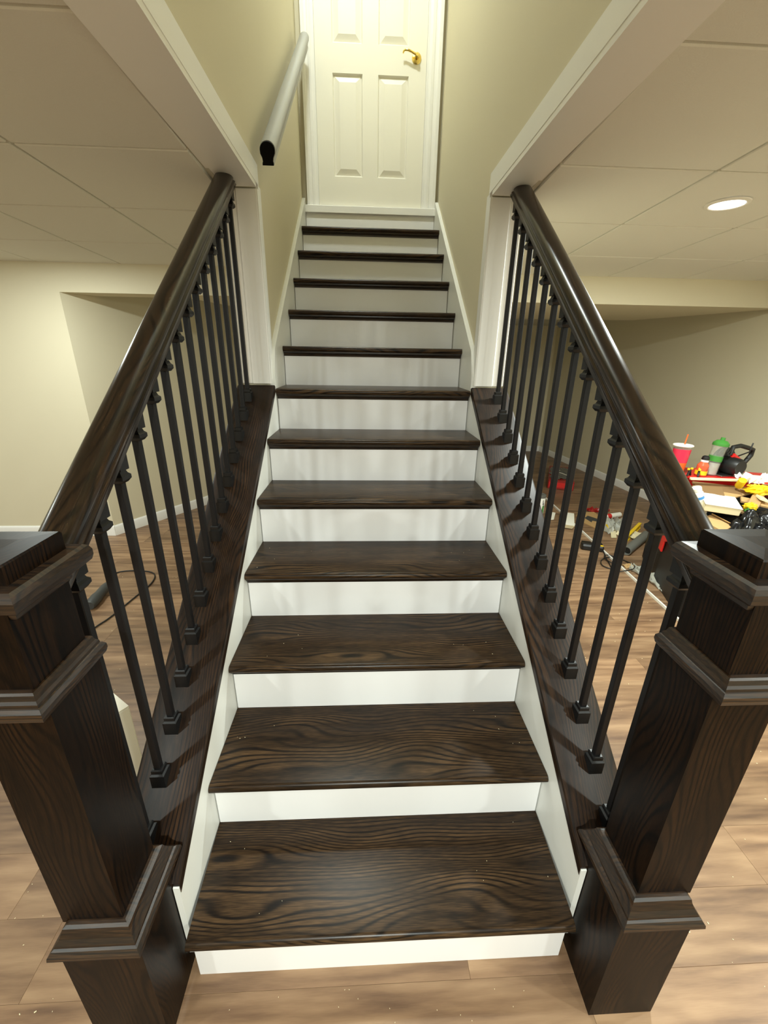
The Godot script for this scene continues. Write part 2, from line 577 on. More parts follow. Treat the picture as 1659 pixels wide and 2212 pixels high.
	for s in [-1, 1]:
		n += 1
		var t := Tri.new()
		var yb := plate_y(WALL_END) - 0.005
		t.box(Vector3(s * 0.5175, (yb + 2.088) * 0.5, WALL_END + 0.008), Vector3(0.083, 2.088 - yb, 0.018), 0.002)
		t.box(Vector3(s * 0.586, (yb + 2.088) * 0.5, WALL_END + 0.006), Vector3(0.052, 2.088 - yb, 0.012), 0.003)
		struct("trim_%d" % n, t, M.trim)
		t = Tri.new()
		t.box(Vector3(s * 0.54225, 2.096, -0.5), Vector3(0.1385, 0.016, 1.84))
		struct("trim_%d" % (n + 2), t, M.trim)
		t = Tri.new()
		t.box(Vector3(s * 0.4785, 2.1402, -0.525), Vector3(0.013, 0.072, 1.885), 0.001)
		t.ex(pv([WALL_END + 0.016, yb, WALL_END - 0.045, yb + 0.1, WALL_END - 0.045, 2.104, WALL_END - 0.002, 2.104, WALL_END - 0.002, 2.088, WALL_END + 0.016, 2.088]), zy(s * 0.472, s * 0.4845))
		struct("trim_%d" % (n + 4), t, M.trim)
	# baseboards
	var bb := func(p: Vector2, q: Vector2, into: Vector2) -> Tri:
		var d := (q - p)
		return Tri.new().ex(pv([-0.002, 0.0, 0.012, 0.0, 0.012, 0.072, 0.008, 0.083, 0.003, 0.088, -0.002, 0.088]), func(k: Vector2, e: int) -> Vector3:
			var o := p + d * e + into * k.x
			return Vector3(o.x, k.y, o.y))
	struct("baseboard_front_left", bb.call(Vector2(-5.14, BACK), Vector2(-2.165, BACK), Vector2(0, 1)), M.trim)
	struct("baseboard_alcove", bb.call(a, b, -nrm), M.trim)
	struct("baseboard_right", bb.call(Vector2(2.905, -6.26), Vector2(3.15, -3.6), Vector2(-0.9958, 0.0917)).join(bb.call(Vector2(3.15, -3.6), Vector2(3.15, 4.24), Vector2(-1, 0))), M.trim)
	struct("baseboard_back_right", bb.call(Vector2(0.606, -6.2), Vector2(2.91, -6.2), Vector2(0, 1)), M.trim)
	for s in [-1, 1]:
		struct("baseboard_stair_left" if s < 0 else "baseboard_stair_right", bb.call(Vector2(s * 0.605, WALL_END), Vector2(s * 0.605, -5.0 if s < 0 else -6.2), Vector2(s, 0)), M.trim)
	# outlet on the alcove wall
	var op := a + dir * 0.98
	var ob := Basis(Vector3(dir.x, 0, dir.y), Vector3.UP, Vector3(-nrm.x, 0, -nrm.y))
	if ob.determinant() < 0: ob.x = -ob.x
	var ot := thing("outlet", Vector3(op.x, 0.345, op.y), "white electrical outlet low on the angled alcove wall at left", "outlet", "", ob)
	part("cover_plate", Tri.new().box(Vector3(0, 0, 0.003), Vector3(0.066, 0.105, 0.007), 0.002), M.white, ot)
	for k in [-1, 1]:
		part("receptacle", Tri.new().box(Vector3(0, k * 0.022, 0.007), Vector3(0.03, 0.026, 0.004), 0.002), M.paper, ot)

# ------------------------------------------------------------------ stairs
func build_stairs() -> void:
	var t := thing("staircase", Vector3.ZERO, "straight staircase of dark oak treads and white risers between two railings", "staircase")
	for k in range(1, 13):
		var y := tread_y(k)
		var zf := -(k - 1) * RUN          # riser face below this tread
		var zb := -k * RUN
		var nose := zf + 0.030
		var prof := PackedVector2Array()
		prof.append(Vector2(zb - 0.012, y - 0.026)); prof.append(Vector2(zb - 0.012, y))
		var r := 0.013
		for i in 9:
			var an := PI * 0.5 - PI * i / 8.0
			prof.append(Vector2(nose - r + cos(an) * r, y - r + sin(an) * r))
		var X := half(zf) - 0.0008
		if k == 1: X = 0.463
		var xb := half(zb) - 0.0008
		var org := Transform3D(Basis(), Vector3(0, y - 0.026, zf - RUN * 0.5))
		part("tread", Tri.new().ex(prof, func(p: Vector2, e: int) -> Vector3:
			var w := lerpf(X, xb, clampf((nose - p.x) / (nose - zb), 0.0, 1.0))
			return Vector3(w if e else -w, p.y, p.x)), M.treads[k - 1], t, org)
		# cove moulding under the nosing
		if k > 1:
			var cp := PackedVector2Array([Vector2(zf - 0.001, y - 0.0255), Vector2(zf + 0.019, y - 0.0255), Vector2(zf + 0.019, y - 0.030)])
			for i in 6:
				var an := PI * 0.5 * i / 5.0
				cp.append(Vector2(zf + 0.017 - sin(an) * 0.012, y - 0.031 - 0.012 + cos(an) * 0.012))
			cp.append(Vector2(zf + 0.004, y - 0.047)); cp.append(Vector2(zf - 0.001, y - 0.047))
			part("cove_moulding", Tri.new().ex(cp, zy(-X + 0.001, X - 0.001)), M.cove, t, Transform3D(Basis(), Vector3(0, y - 0.05, zf)))
		# riser
		var y0 := tread_y(k - 1) if k > 1 else 0.0
		var rx := X - (0.002 if k > 1 else 0.0)
		part("riser", Tri.new().box(Vector3(0, (y0 + y - 0.026) * 0.5, zf - 0.008), Vector3(rx * 2, y - 0.026 - y0, 0.016)), M.riser, t, Transform3D(Basis(), Vector3(0, y0, zf)))
	# top riser and the white threshold board under the door
	var yt := tread_y(12)
	part("riser", Tri.new().box(Vector3(0, (yt + 2.415) * 0.5, LAND - 0.008), Vector3(0.917, 2.415 - yt, 0.016)), M.riser, t, Transform3D(Basis(), Vector3(0, yt, LAND)))
	part("threshold_board", Tri.new().box(Vector3(0, 2.437, LAND - 0.006), Vector3(0.93, 0.046, 0.044), 0.003), M.trim, t, Transform3D(Basis(), Vector3(0, 2.415, LAND)))
	# skirt boards: the lower run below the plates, the upper run against the stairwell walls
	for s in [-1, 1]:
		var lo := pv([-0.018, 0.06, -0.018, plate_y(-0.018) - 0.010, -0.6, plate_y(-0.6) - 0.010, -1.2, plate_y(-1.2) - 0.010, WALL_END, plate_y(WALL_END) - 0.010, WALL_END, 0.75, -1.2, 0.6, -0.6, 0.25])
		var f := func(p: Vector2, e: int) -> Vector3:
			return Vector3(s * (half(p.x) + (0.014 if e else 0.0)), p.y, p.x)
		part("skirt_board", Tri.new().ex(lo, f), M.skirt, t, Transform3D(Basis(), Vector3(s * 0.47, 0.1, -0.1)))
		var up := pv([WALL_END + 0.001, 0.75, WALL_END + 0.001, 0.423 + 0.717 * 1.45 - 0.075, -1.5, 0.423 + 0.717 * 1.5, LAND, 0.423 + 0.717 * 2.9, LAND, 2.1])
		var cap_t := Tri.new().ex(up, zy(s * 0.4605, s * 0.4835))
		part("skirt_board", cap_t, M.skirt, t, Transform3D(Basis(), Vector3(s * 0.47, 1.2, WALL_END)))

# ------------------------------------------------------------------ railings
func build_railings() -> void:
	var ang := atan(0.735)
	var run_b := Basis(Vector3(0, 0, -1), Vector3.UP, Vector3(1, 0, 0))   # local x runs up the stairs
	for s in [-1, 1]:
		var rl := thing("stair_railing", Vector3(s * 0.567, 0, -0.03), "%s stair railing with dark oak handrail and fourteen black iron balusters" % ("left" if s < 0 else "right"), "railing", "stair railings")
		# handrail: profile in (across, up), running along the slope, plumb cut at both ends
		var hp := PackedVector2Array()
		for i in 13:                                      # crown
			var an := PI * i / 12.0
			hp.append(Vector2(cos(an) * 0.0305, -0.021 + pow(sin(an), 0.85) * 0.021))
		var side := [[0.0305, -0.026], [0.0297, -0.030], [0.0278, -0.034], [0.0248, -0.037], [0.0243, -0.041], [0.0265, -0.044], [0.0277, -0.047], [0.0267, -0.051], [0.0240, -0.054], [0.0228, -0.059], [0.0228, -0.068]]
		for q in side: hp.append(Vector2(-q[0], q[1]))
		for i in side.size(): hp.append(Vector2(side[-1 - i][0], side[-1 - i][1]))
		var cs := cos(ang)
		var slope_b := Basis(Vector3(0, sin(ang), -cos(ang)), Vector3(0, cos(ang), sin(ang)), Vector3(1, 0, 0))
		var top := func(z: float) -> float: return (1.142 if s < 0 else 1.134) - 0.735 * z
		var hx := Transform3D(slope_b, Vector3(s * 0.567, top.call(-0.04), -0.04))
		var z0 := -0.033; var z1 := WALL_END + 0.017
		wpart("handrail", Tri.new().ex(hp, func(p: Vector2, e: int) -> Vector3:
			var z := z1 if e else z0
			return Vector3(s * 0.567 + p.x, top.call(z) + p.y / cs, z)), M.rail_wood[0 if s < 0 else 1], rl, hx)
		# shoe plate: dark board on the knee wall
		var pa := atan(0.71)
		var plate_b := Basis(Vector3(0, sin(pa), -cos(pa)), Vector3(0, cos(pa), sin(pa)), Vector3(1, 0, 0))
		var pp := PackedVector2Array([Vector2(0.4755, -0.028), Vector2(0.4735, -0.025), Vector2(0.4735, -0.004), Vector2(0.4765, 0.0), Vector2(0.624, 0.0), Vector2(0.631, -0.003), Vector2(0.634, -0.009), Vector2(0.634, -0.020), Vector2(0.631, -0.026), Vector2(0.626, -0.028)])
		var px := Transform3D(plate_b, Vector3(s * 0.55, plate_y(-0.03), -0.03))
		wpart("shoe_plate", Tri.new().ex(pp, func(p: Vector2, e: int) -> Vector3:
			var z := (WALL_END + 0.015) if e else -0.021
			var x := p.x if p.x > 0.5 else p.x - 0.4735 + half(z) - 0.0015
			return Vector3(s * x, plate_y(z) + p.y / cos(pa), z)), M.plate_wood[0 if s < 0 else 1], rl, px)
		# balusters
		var bar := Tri.new().box(Vector3(0, 0.385, 0), Vector3(0.0165, 0.77, 0.0165), 0.0016).mesh()
		var sh := Tri.new()
		var hs := 0.0175
		sh.ex(pv([hs, -0.71 * hs, hs, 0.024, -hs, 0.024, -hs, 0.71 * hs]), func(p: Vector2, e: int) -> Vector3: return Vector3(hs if e else -hs, p.y, p.x))
		sh.rings([Vector2(0.0175, 0.024), Vector2(0.0175, 0.026), Vector2(0.0135, 0.030), Vector2(0.0135, 0.040), Vector2(0.0115, 0.043)])
		var shoe := sh.mesh()
		var cl := Tri.new()
		var hc := 0.0165
		cl.ex(pv([hc, 0.01 - 0.725 * hc, hc, -0.030, -hc, -0.030, -hc, 0.01 + 0.725 * hc]), func(p: Vector2, e: int) -> Vector3: return Vector3(hc if e else -hc, p.y, p.x))
		cl.rings([Vector2(0.011, -0.031), Vector2(0.0135, -0.038), Vector2(0.0175, -0.042), Vector2(0.0175, -0.050), Vector2(0.012, -0.057)])
		var collar := cl.mesh()
		for i in 14:
			var z := -0.092 - 0.0975 * i
			var y0 := plate_y(z)
			var yb: float = top.call(z) - 0.068 / cs
			var b := inst("baluster", bar, M.iron, rl, Transform3D(Basis(), Vector3(0, y0 - 0.005, z + 0.03)))
			b.scale = Vector3(1, (yb + 0.01 - y0) / 0.77, 1)
			var k := 1.0 / b.scale.y
			inst("base_shoe", shoe, M.iron_shoe, b, Transform3D(Basis.from_scale(Vector3(1, k, 1)), Vector3(0, 0.005 * k, 0)))
			inst("top_collar", collar, M.iron_shoe, b, Transform3D(Basis.from_scale(Vector3(1, k, 1)), Vector3(0, (yb - y0 + 0.005) * k, 0)))

func build_newels() -> void:
	for s in [-1, 1]:
		var nw := thing("newel_post", Vector3(s * 0.577, 0, 0.024), "%s dark oak box newel post with capped top at foot of stairs" % ("left" if s < 0 else "right"), "newel post", "newel posts")
		var m: int = 0 if s < 0 else 2
		var off := func(x: float, y: float) -> Transform3D: return Transform3D(Basis(), Vector3(-s * x, y, 0))
		var I := Transform3D(Basis(), Vector3(-s * 0.011, 0, 0.002))
		part("base", Tri.new().rings([Vector2(0.077, 0.0), Vector2(0.077, 0.376)], Vector2(0, 0.004), I), M.newel_wood[m], nw)
		part("base_moulding", Tri.new().rings([Vector2(0.074, 0.370), Vector2(0.088, 0.375), Vector2(0.091, 0.381), Vector2(0.090, 0.389), Vector2(0.084, 0.397), Vector2(0.080, 0.400), Vector2(0.079, 0.404), Vector2(0.073, 0.413), Vector2(0.068, 0.424), Vector2(0.066, 0.432), Vector2(0.061, 0.436), Vector2(0.056, 0.437)], Vector2(-0.004, 0.006), I), M.mould_wood, nw, Transform3D(Basis(), Vector3(0, 0.37, 0)))
		part("shaft", Tri.new().rings([Vector2(0.0575, 0.43), Vector2(0.0575, 0.962)], Vector2(0, 0.004)), M.newel_wood[m + 1], nw, Transform3D(Basis(), Vector3(0, 0.43, 0)))
		part("collar_moulding", Tri.new().rings([Vector2(0.056, 0.955), Vector2(0.062, 0.957), Vector2(0.067, 0.962), Vector2(0.0695, 0.970), Vector2(0.069, 0.978), Vector2(0.065, 0.984), Vector2(0.063, 0.985), Vector2(0.0625, 0.990), Vector2(0.059, 0.994), Vector2(0.057, 1.002), Vector2(0.054, 1.005), Vector2(0.048, 1.006)], Vector2(-0.005, 0.012), off.call(-0.002, 0.0)), M.mould_wood, nw, Transform3D(Basis(), Vector3(0, 0.955, 0)))
		part("block", Tri.new().rings([Vector2(0.0495, 1.0), Vector2(0.0495, 1.145)], Vector2(-0.001, 0.01), off.call(-0.004, 0.0)), M.newel_wood[(m + 2) % 4], nw, Transform3D(Basis(), Vector3(0, 1.0, 0)))
		part("cap_moulding", Tri.new().rings([Vector2(0.0485, 1.122), Vector2(0.053, 1.126), Vector2(0.055, 1.134), Vector2(0.062, 1.141), Vector2(0.070, 1.144), Vector2(0.0765, 1.149), Vector2(0.079, 1.157), Vector2(0.079, 1.166), Vector2(0.076, 1.174), Vector2(0.071, 1.178), Vector2(0.050, 1.179)], Vector2(0, 0.004)), M.mould_wood, nw, Transform3D(Basis(), Vector3(0, 1.122, 0)))
		part("cap", Tri.new().rings([Vector2(0.054, 1.176), Vector2(0.0555, 1.178), Vector2(0.0555, 1.206), Vector2(0.0535, 1.209), Vector2(0.02, 1.211)], Vector2(0.001, 0.002)), M.newel_wood[m], nw, Transform3D(Basis(), Vector3(0, 1.176, 0)))

# ------------------------------------------------------------------ door at the top
func build_door() -> void:
	var d := Node3D.new()
	d.name = "door_1"
	add_child(d)
	d.position = Vector3(0, 2.462, LAND - 0.02)
	d.set_meta("kind", "structure")
	var W := 0.362; var H := 1.84
	# stiles and rails left standing round six openings
	var xs := [-W, -0.252, -0.055, 0.047, 0.248, W]
	var ys := [0.0, 0.176, 0.728, 0.876, 1.47, 1.58, 1.74, H]
	var t := Tri.new()
	for i in 5:
		for j in 7:
			if i % 2 == 1 and j % 2 == 1: continue
			t.box(Vector3((xs[i] + xs[i + 1]) * 0.5, (ys[j] + ys[j + 1]) * 0.5, -0.012), Vector3(xs[i + 1] - xs[i], ys[j + 1] - ys[j], 0.03))
	part("slab", t, M.door, d)
	for i in [1, 3]:
		for j in [1, 3, 5]:
			var cx: float = (xs[i] + xs[i + 1]) * 0.5; var cy: float = (ys[j] + ys[j + 1]) * 0.5
			var hx: float = (xs[i + 1] - xs[i]) * 0.5; var hy: float = (ys[j + 1] - ys[j]) * 0.5
			var xf := Transform3D(Basis(Vector3(1, 0, 0), Vector3(0, 0, 1), Vector3(0, -1, 0)), Vector3(cx, cy, 0.003))
			part("panel", Tri.new().rings([Vector2(0, -0.025), Vector2(0, 0.0), Vector2(-0.007, -0.013), Vector2(-0.010, -0.0135), Vector2(-0.044, -0.001)], Vector2(hx, hy), xf), M.door, d)
	# casing: three ribbed boards round the door
	var cp := [[0.0, 0.0], [0.0, 0.012], [0.014, 0.014], [0.018, 0.017], [0.032, 0.017], [0.036, 0.014], [0.052, 0.016], [0.058, 0.021], [0.074, 0.021], [0.076, 0.018], [0.076, 0.0]]
	for s in [-1, 1]:
		var pr := PackedVector2Array()
		var x0: float = 0.374 if s > 0 else 0.371
		for q in cp: pr.append(Vector2(s * (x0 + q[0] * (1.15 if s > 0 else 1.0)), q[1]))
		part("casing", Tri.new().ex(pr, func(p: Vector2, e: int) -> Vector3: return Vector3(p.x, (1.93 if e else 0.0), p.y)), M.trim, d)
		part("jamb", Tri.new().box(Vector3(s * 0.369, 0.94, -0.004), Vector3(0.012, 1.88, 0.03), 0.002), M.trim, d)
	part("casing", Tri.new().box(Vector3(0, 1.89, 0.01), Vector3(0.9, 0.076, 0.02), 0.004), M.trim, d)
	# brass lever
	var hz := Basis(Vector3(1, 0, 0), Vector3(0, 0, 1), Vector3(0, -1, 0))
	var lv := part("lever_handle", Tri.new().lathe([Vector2(0.031, 0.0), Vector2(0.031, 0.003), Vector2(0.027, 0.009), Vector2(0.014, 0.013), Vector2(0.012, 0.03), Vector2(0.014, 0.036), Vector2(0.008, 0.042)], 24, Transform3D(hz, Vector3(0.296, 0.818, 0.003))), M.brass, d, Transform3D(Basis(), Vector3(0.296, 0.818, 0)))
	var pts := []
	for q in [[0.0, 0.0, 0.036], [-0.02, 0.006, 0.040], [-0.04, 0.014, 0.042], [-0.06, 0.020, 0.041], [-0.078, 0.022, 0.037], [-0.088, 0.017, 0.033], [-0.090, 0.008, 0.032]]:
		pts.append(Vector3(q[0], q[1], q[2]))
	part("lever", Tri.new().tube(pts, 0.0075, 10, 0.005), M.brass, lv)

# ------------------------------------------------------------------ lamps
func build_lamps() -> void:
	var names := ["recessed ceiling light in the tile right of the stairs, lit white", "recessed ceiling light in the tile left of the stairs, half in view", "recessed ceiling light to the right of the newels, near the viewer", "recessed ceiling light to the left of the newels, near the viewer", "recessed ceiling light in the middle behind the viewer", "recessed ceiling light far left near the room corner", "recessed ceiling light at the back right of the room", "recessed ceiling light at the back left of the room", "recessed ceiling light at the right wall above the rubbish bin"]
	for i in LAMPS.size():
		var p: Vector2 = LAMPS[i]
		var y := ceil_y(p.y) - 0.0005
		var l := thing("recessed_light", Vector3(p.x, y, p.y), names[i], "ceiling light", "recessed ceiling lights")
		part("trim_ring", Tri.new().lathe([Vector2(0.062, 0.0), Vector2(0.062, -0.005), Vector2(0.066, -0.007), Vector2(0.078, -0.004), Vector2(0.080, 0.0)], 32, Transform3D(), 32.0, true), M.white, l)
		part("lens", Tri.new().lathe([Vector2(0.061, 0.0), Vector2(0.061, -0.003), Vector2(0.04, -0.0035)], 32), M.lens, l)
		lamp_light(l, Vector3(0, -0.010, 0), 0.11, LAMP_E[i])
	# the light on the upstairs landing ceiling
	var u := thing("landing_light", Vector3(-0.2, 4.95, -1.75), "flush dome light on the stairwell ceiling above the door", "ceiling light")
	part("base", Tri.new().lathe([Vector2(0.12, 0.0), Vector2(0.12, -0.02), Vector2(0.11, -0.025)], 32), M.white, u)
	part("dome", Tri.new().lathe([Vector2(0.105, -0.024), Vector2(0.095, -0.05), Vector2(0.065, -0.075), Vector2(0.02, -0.085)], 32), M.lens, u)
	lamp_light(u, Vector3(0, -0.1, 0), 0.2, 4.3)

func lamp_light(l: Node3D, at: Vector3, size: float, e: float) -> void:
	var a := AreaLight3D.new()
	a.name = "light"
	a.area_size = Vector2(size, size)
	a.light_color = Color(0.963, 1.0, 0.975)
	a.light_energy = e
	a.set("area_normalize_energy", true)
	a.set("area_range", 14.0)
	a.set("area_attenuation", 2.0)
	a.shadow_enabled = true
	a.position = at
	a.rotation = Vector3(-PI / 2, 0, 0)
	l.add_child(a, true)

# ------------------------------------------------------------------ handrail on the stairwell wall
func build_wall_rail() -> void:
	var t := thing("wall_handrail", Vector3(-0.45, 2.1, -1.39), "handrail wrapped in cloudy plastic film on left stairwell wall", "handrail")
	var hp := PackedVector2Array()
	for i in 13:
		var an := PI * i / 12.0
		hp.append(Vector2(cos(an) * 0.028, -0.022 + sin(an) * 0.022))
	for q in [[-0.027, -0.032], [-0.021, -0.042], [-0.019, -0.052], [-0.021, -0.056], [-0.021, -0.062], [0.021, -0.062], [0.021, -0.056], [0.019, -0.052], [0.021, -0.042], [0.027, -0.032]]:
		hp.append(Vector2(q[0], q[1]))
	var f := func(p: Vector2, e: int, grow: float, z0: float, z1: float) -> Vector3:
		var z := z1 if e else z0
		var c := Vector2(0, -0.03)
		var q := c + (p - c) * grow
		return Vector3(-0.415 + q.x, 2.224 + (-1.395 - z) * 0.753 + q.y * 1.2, z)
	wpart("rail", Tri.new().ex(hp, func(p: Vector2, e: int) -> Vector3: return f.call(p, e, 1.0, -1.395, -2.86)), flat_mat(c8(9, 8, 7), 0.7, 0.0, 0.2), t)
	wpart("plastic_wrap", Tri.new().ex(hp, func(p: Vector2, e: int) -> Vector3: return f.call(p, e, 1.05, -1.402, -2.864)), M.film, t)
	for z in [-1.75, -2.5]:
		var y: float = 2.224 + (-1.395 - z) * 0.753 - 0.07
		wpart("bracket", Tri.new().tube([Vector3(-0.415, y + 0.004, z), Vector3(-0.417, y - 0.03, z), Vector3(-0.43, y - 0.05, z), Vector3(-0.483, y - 0.055, z)], 0.007, 8).lathe([Vector2(0.025, 0.0), Vector2(0.022, 0.006)], 16, Transform3D(Basis(Vector3(0, 0, -1), -PI / 2), Vector3(-0.482, y - 0.055, z))), M.white, t)

# ------------------------------------------------------------------ left of the stairs
func build_left_things() -> void:
	var g := thing("power_tool", Vector3(-1.72, 0, -1.74), "small black corded power tool lying on floor left of stairs", "power tool")
	wpart("body", Tri.new().lathe([Vector2(0.026, 0.0), Vector2(0.032, 0.02), Vector2(0.033, 0.09), Vector2(0.028, 0.12), Vector2(0.029, 0.2), Vector2(0.024, 0.235), Vector2(0.012, 0.25)], 20, Transform3D(Basis(Vector3(1, 0, -0.1).normalized(), Vector3(-0.07, 0.02, -1).normalized(), Vector3(0, 1, 0)).orthonormalized(), Vector3(-1.705, 0.033, -1.62))), M.dark_grey, g)
	var cable := []
	var cpts := [[-1.723, 0.033, -1.865], [-1.74, 0.02, -1.92], [-1.785, 0.008, -2.0], [-1.794, 0.006, -2.083], [-1.694, 0.006, -2.108], [-1.571, 0.006, -2.086], [-1.511, 0.006, -2.026], [-1.489, 0.006, -1.913], [-1.51, 0.006, -1.76], [-1.524, 0.006, -1.661], [-1.546, 0.006, -1.528], [-1.574, 0.006, -1.441], [-1.606, 0.006, -1.276], [-1.66, 0.006, -1.1], [-1.8, 0.006, -0.95]]
	var cv := Curve3D.new()
	for i in cpts.size():
		var p := Vector3(cpts[i][0], cpts[i][1], cpts[i][2])
		var a: Array = cpts[maxi(i - 1, 0)]; var b: Array = cpts[mini(i + 1, cpts.size() - 1)]
		var tg := Vector3(b[0] - a[0], b[1] - a[1], b[2] - a[2]) / 6.0
		cv.add_point(p, -tg, tg)
	for k in 61: cable.append(cv.sample_baked(cv.get_baked_length() * k / 60.0, true))
	wpart("cord", Tri.new().tube(cable, 0.0045, 7), M.black, g)
	# white box behind the left newel
	var bx := thing("white_box", Vector3(-0.99, 0, -0.51), "tall white carton standing on floor behind the left newel", "box", "", Basis(Vector3.UP, -0.62))
	part("carton", Tri.new().box(Vector3(0, 0.175, 0), Vector3(0.22, 0.35, 0.20), 0.004), M.white, bx)
	part("flap", Tri.new().box(Vector3(0, 0.3515, 0.05), Vector3(0.218, 0.003, 0.098)).box(Vector3(0, 0.3515, -0.05), Vector3(0.218, 0.003, 0.098)), M.paper, bx)
	var sb := thing("small_bottle", Vector3(-0.872, 0, -0.68), "small grey bottle with green label beside the white carton", "bottle")
	part("body", Tri.new().lathe([Vector2(0.024, 0.0), Vector2(0.026, 0.004), Vector2(0.026, 0.075), Vector2(0.018, 0.09)], 20), M.haze, sb)
	part("label", Tri.new().lathe([Vector2(0.0266, 0.015), Vector2(0.0266, 0.045)], 20), M.green, sb)
	part("cap", Tri.new().lathe([Vector2(0.017, 0.088), Vector2(0.017, 0.105), Vector2(0.014, 0.107)], 20), M.white, sb)

# ------------------------------------------------------------------ scattered on the floor to the right
func crumple(c: Vector3, sx: float, sz: float, h: float, seed_: int, th := 0.0015, n := 10, turn := 0.0) -> Tri:
	var nn := noise(seed_, 1.0, 3)
	return Tri.new().sheet(n, n, th, func(u: float, w: float) -> Vector3:
		var p := Vector2((u - 0.5) * sx, (w - 0.5) * sz).rotated(turn)
		var k := nn.get_noise_2d(u * 3.1, w * 3.1)
		return c + Vector3(p.x + 0.15 * sx * nn.get_noise_2d(w * 4.0 + 9.0, u * 4.0), th + h * absf(k) * 1.6, p.y + 0.15 * sz * nn.get_noise_2d(u * 4.0 - 7.0, w * 4.0)))

func build_right_floor() -> void:
	# red flooring package
	var pk := thing("plank_package", Vector3(2.45, 0, -4.38), "red wrapped package with torn grey film lying flat by right wall", "package", "", Basis(Vector3.UP, -0.42))
	part("carton", Tri.new().box(Vector3(0, 0.055, 0), Vector3(0.29, 0.11, 0.74), 0.006), M.red_dark, pk)
	part("torn_film", crumple(Vector3(-0.01, 0.108, 0.0), 0.24, 0.6, 0.018, 3, 0.0012, 12), M.film_grey, pk)
	part("printed_band", Tri.new().box(Vector3(0.0, 0.055, 0.371), Vector3(0.27, 0.06, 0.004), 0.001), M.red, pk)
	part("strap", Tri.new().box(Vector3(0.02, 0.122, 0.06), Vector3(0.012, 0.004, 0.13), 0.001, Basis(Vector3.UP, 0.7)).box(Vector3(-0.05, 0.122, -0.05), Vector3(0.012, 0.004, 0.12), 0.001, Basis(Vector3.UP, -0.5)), M.paper, pk)
	# canister
	var cn := thing("canister", Vector3(1.71, 0, -3.24), "white canister with grey lid and green print behind the balusters", "canister")
	part("body", Tri.new().lathe([Vector2(0.045, 0.0), Vector2(0.047, 0.005), Vector2(0.047, 0.175), Vector2(0.044, 0.18)], 24), M.white, cn)
	part("lid", Tri.new().lathe([Vector2(0.048, 0.178), Vector2(0.049, 0.182), Vector2(0.049, 0.206), Vector2(0.044, 0.21), Vector2(0.040, 0.206)], 24), M.grey, cn)
	part("green_print", Tri.new().box(Vector3(0.02, 0.06, 0.043), Vector3(0.02, 0.08, 0.004), 0.001, Basis(Vector3.UP, 0.45)), M.green, cn)
	part("black_print", Tri.new().box(Vector3(0.012, 0.135, 0.0455), Vector3(0.006, 0.05, 0.003), 0.001, Basis(Vector3.UP, 0.25)).box(Vector3(0.020, 0.115, 0.043), Vector3(0.006, 0.03, 0.003), 0.001, Basis(Vector3.UP, 0.45)), M.black, cn)
	# sheet of paper
	var pp := part("paper_sheet", Tri.new().sheet(6, 6, 0.001, func(u: float, w: float) -> Vector3:
		var a := Vector3(1.841, 0, -3.305).lerp(Vector3(1.901, 0, -3.265), u); var b := Vector3(1.735, 0, -3.088).lerp(Vector3(1.793, 0, -3.063), u)
		var p := a.lerp(b, w); p.y = 0.0022 + 0.006 * pow(absf(u - 0.5) * 2.0, 2.0) * w
		return p), M.paper, self, Transform3D(Basis(), Vector3(1.82, 0, -3.18)))
	tag(pp, "small white sheet of paper lying on the floor beside the canister", "paper")
	# cream paperboard tray
	var tr := thing("paperboard_tray", Vector3(1.885, 0, -2.99), "empty cream paperboard tray on the floor beside the white strip", "tray", "", Basis(Vector3.UP, -0.44))
	part("tray", Tri.new().rings([Vector2(-0.012, 0.014), Vector2(0.006, 0.048), Vector2(0.008, 0.048), Vector2(-0.008, 0.012)].slice(2, 4), Vector2(0.055, 0.17)), M.cream, tr)
	part("inner_lining", Tri.new().rings([Vector2(-0.010, 0.0475), Vector2(0.006, 0.049)], Vector2(0.055, 0.17)), M.paper, tr)
	# long white strip of moulding
	var q0 := Vector3(1.992, 0.0, -3.8); var q1 := Vector3(1.846, 0.0, -1.3)
	var qd := (q1 - q0).normalized()
	var qb := Basis(Vector3.UP.cross(qd).normalized(), Vector3.UP, qd)
	var qs := part("moulding_strip", Tri.new().ex(pv([-0.0105, 0.0, 0.0105, 0.0, 0.0105, 0.004, 0.008, 0.010, 0.003, 0.0145, -0.0105, 0.016]), func(p: Vector2, e: int) -> Vector3: return (q1 if e else q0) + qb * Vector3(p.x, p.y + 0.0005, 0)), M.white, self, Transform3D(qb, q0))
	tag(qs, "long white strip of trim moulding lying loose along the floor", "moulding")
	# cardboard scrap with a dark stain
	var cb := thing("cardboard_scrap", Vector3(2.17, 0, -3.0), "flat brown cardboard scrap with a dark smear on the floor", "cardboard")
	wpart("sheet", Tri.new().ex(pv([2.13, -3.27, 2.302, -3.263, 2.29, -3.0, 2.231, -2.81, 2.111, -2.768, 2.09, -2.876, 2.04, -3.02, 2.06, -3.15]), func(p: Vector2, e: int) -> Vector3: return Vector3(p.x, (0.008 if e else 0.0004) + 0.03 * maxf(0.0, p.x - 2.2), p.y)), M.kraft, cb)
	wpart("smear", Tri.new().ex(pv([2.12, -3.1, 2.18, -3.16, 2.23, -3.08, 2.20, -3.0, 2.16, -3.03, 2.13, -2.99]), func(p: Vector2, e: int) -> Vector3: return Vector3(p.x, (0.0105 if e else 0.006) + 0.03 * maxf(0.0, p.x - 2.2), p.y)), M.dark_grey, cb)
	# caulk tube
	var ck := thing("caulk_tube", Vector3(2.4, 0, -3.12), "white and red sealant tube lying beyond the cardboard scrap", "tube", "", Basis(Vector3.UP, 0.32))
	var lie := Basis(Vector3(0, 1, 0), Vector3(-1, 0, 0), Vector3(0, 0, 1))
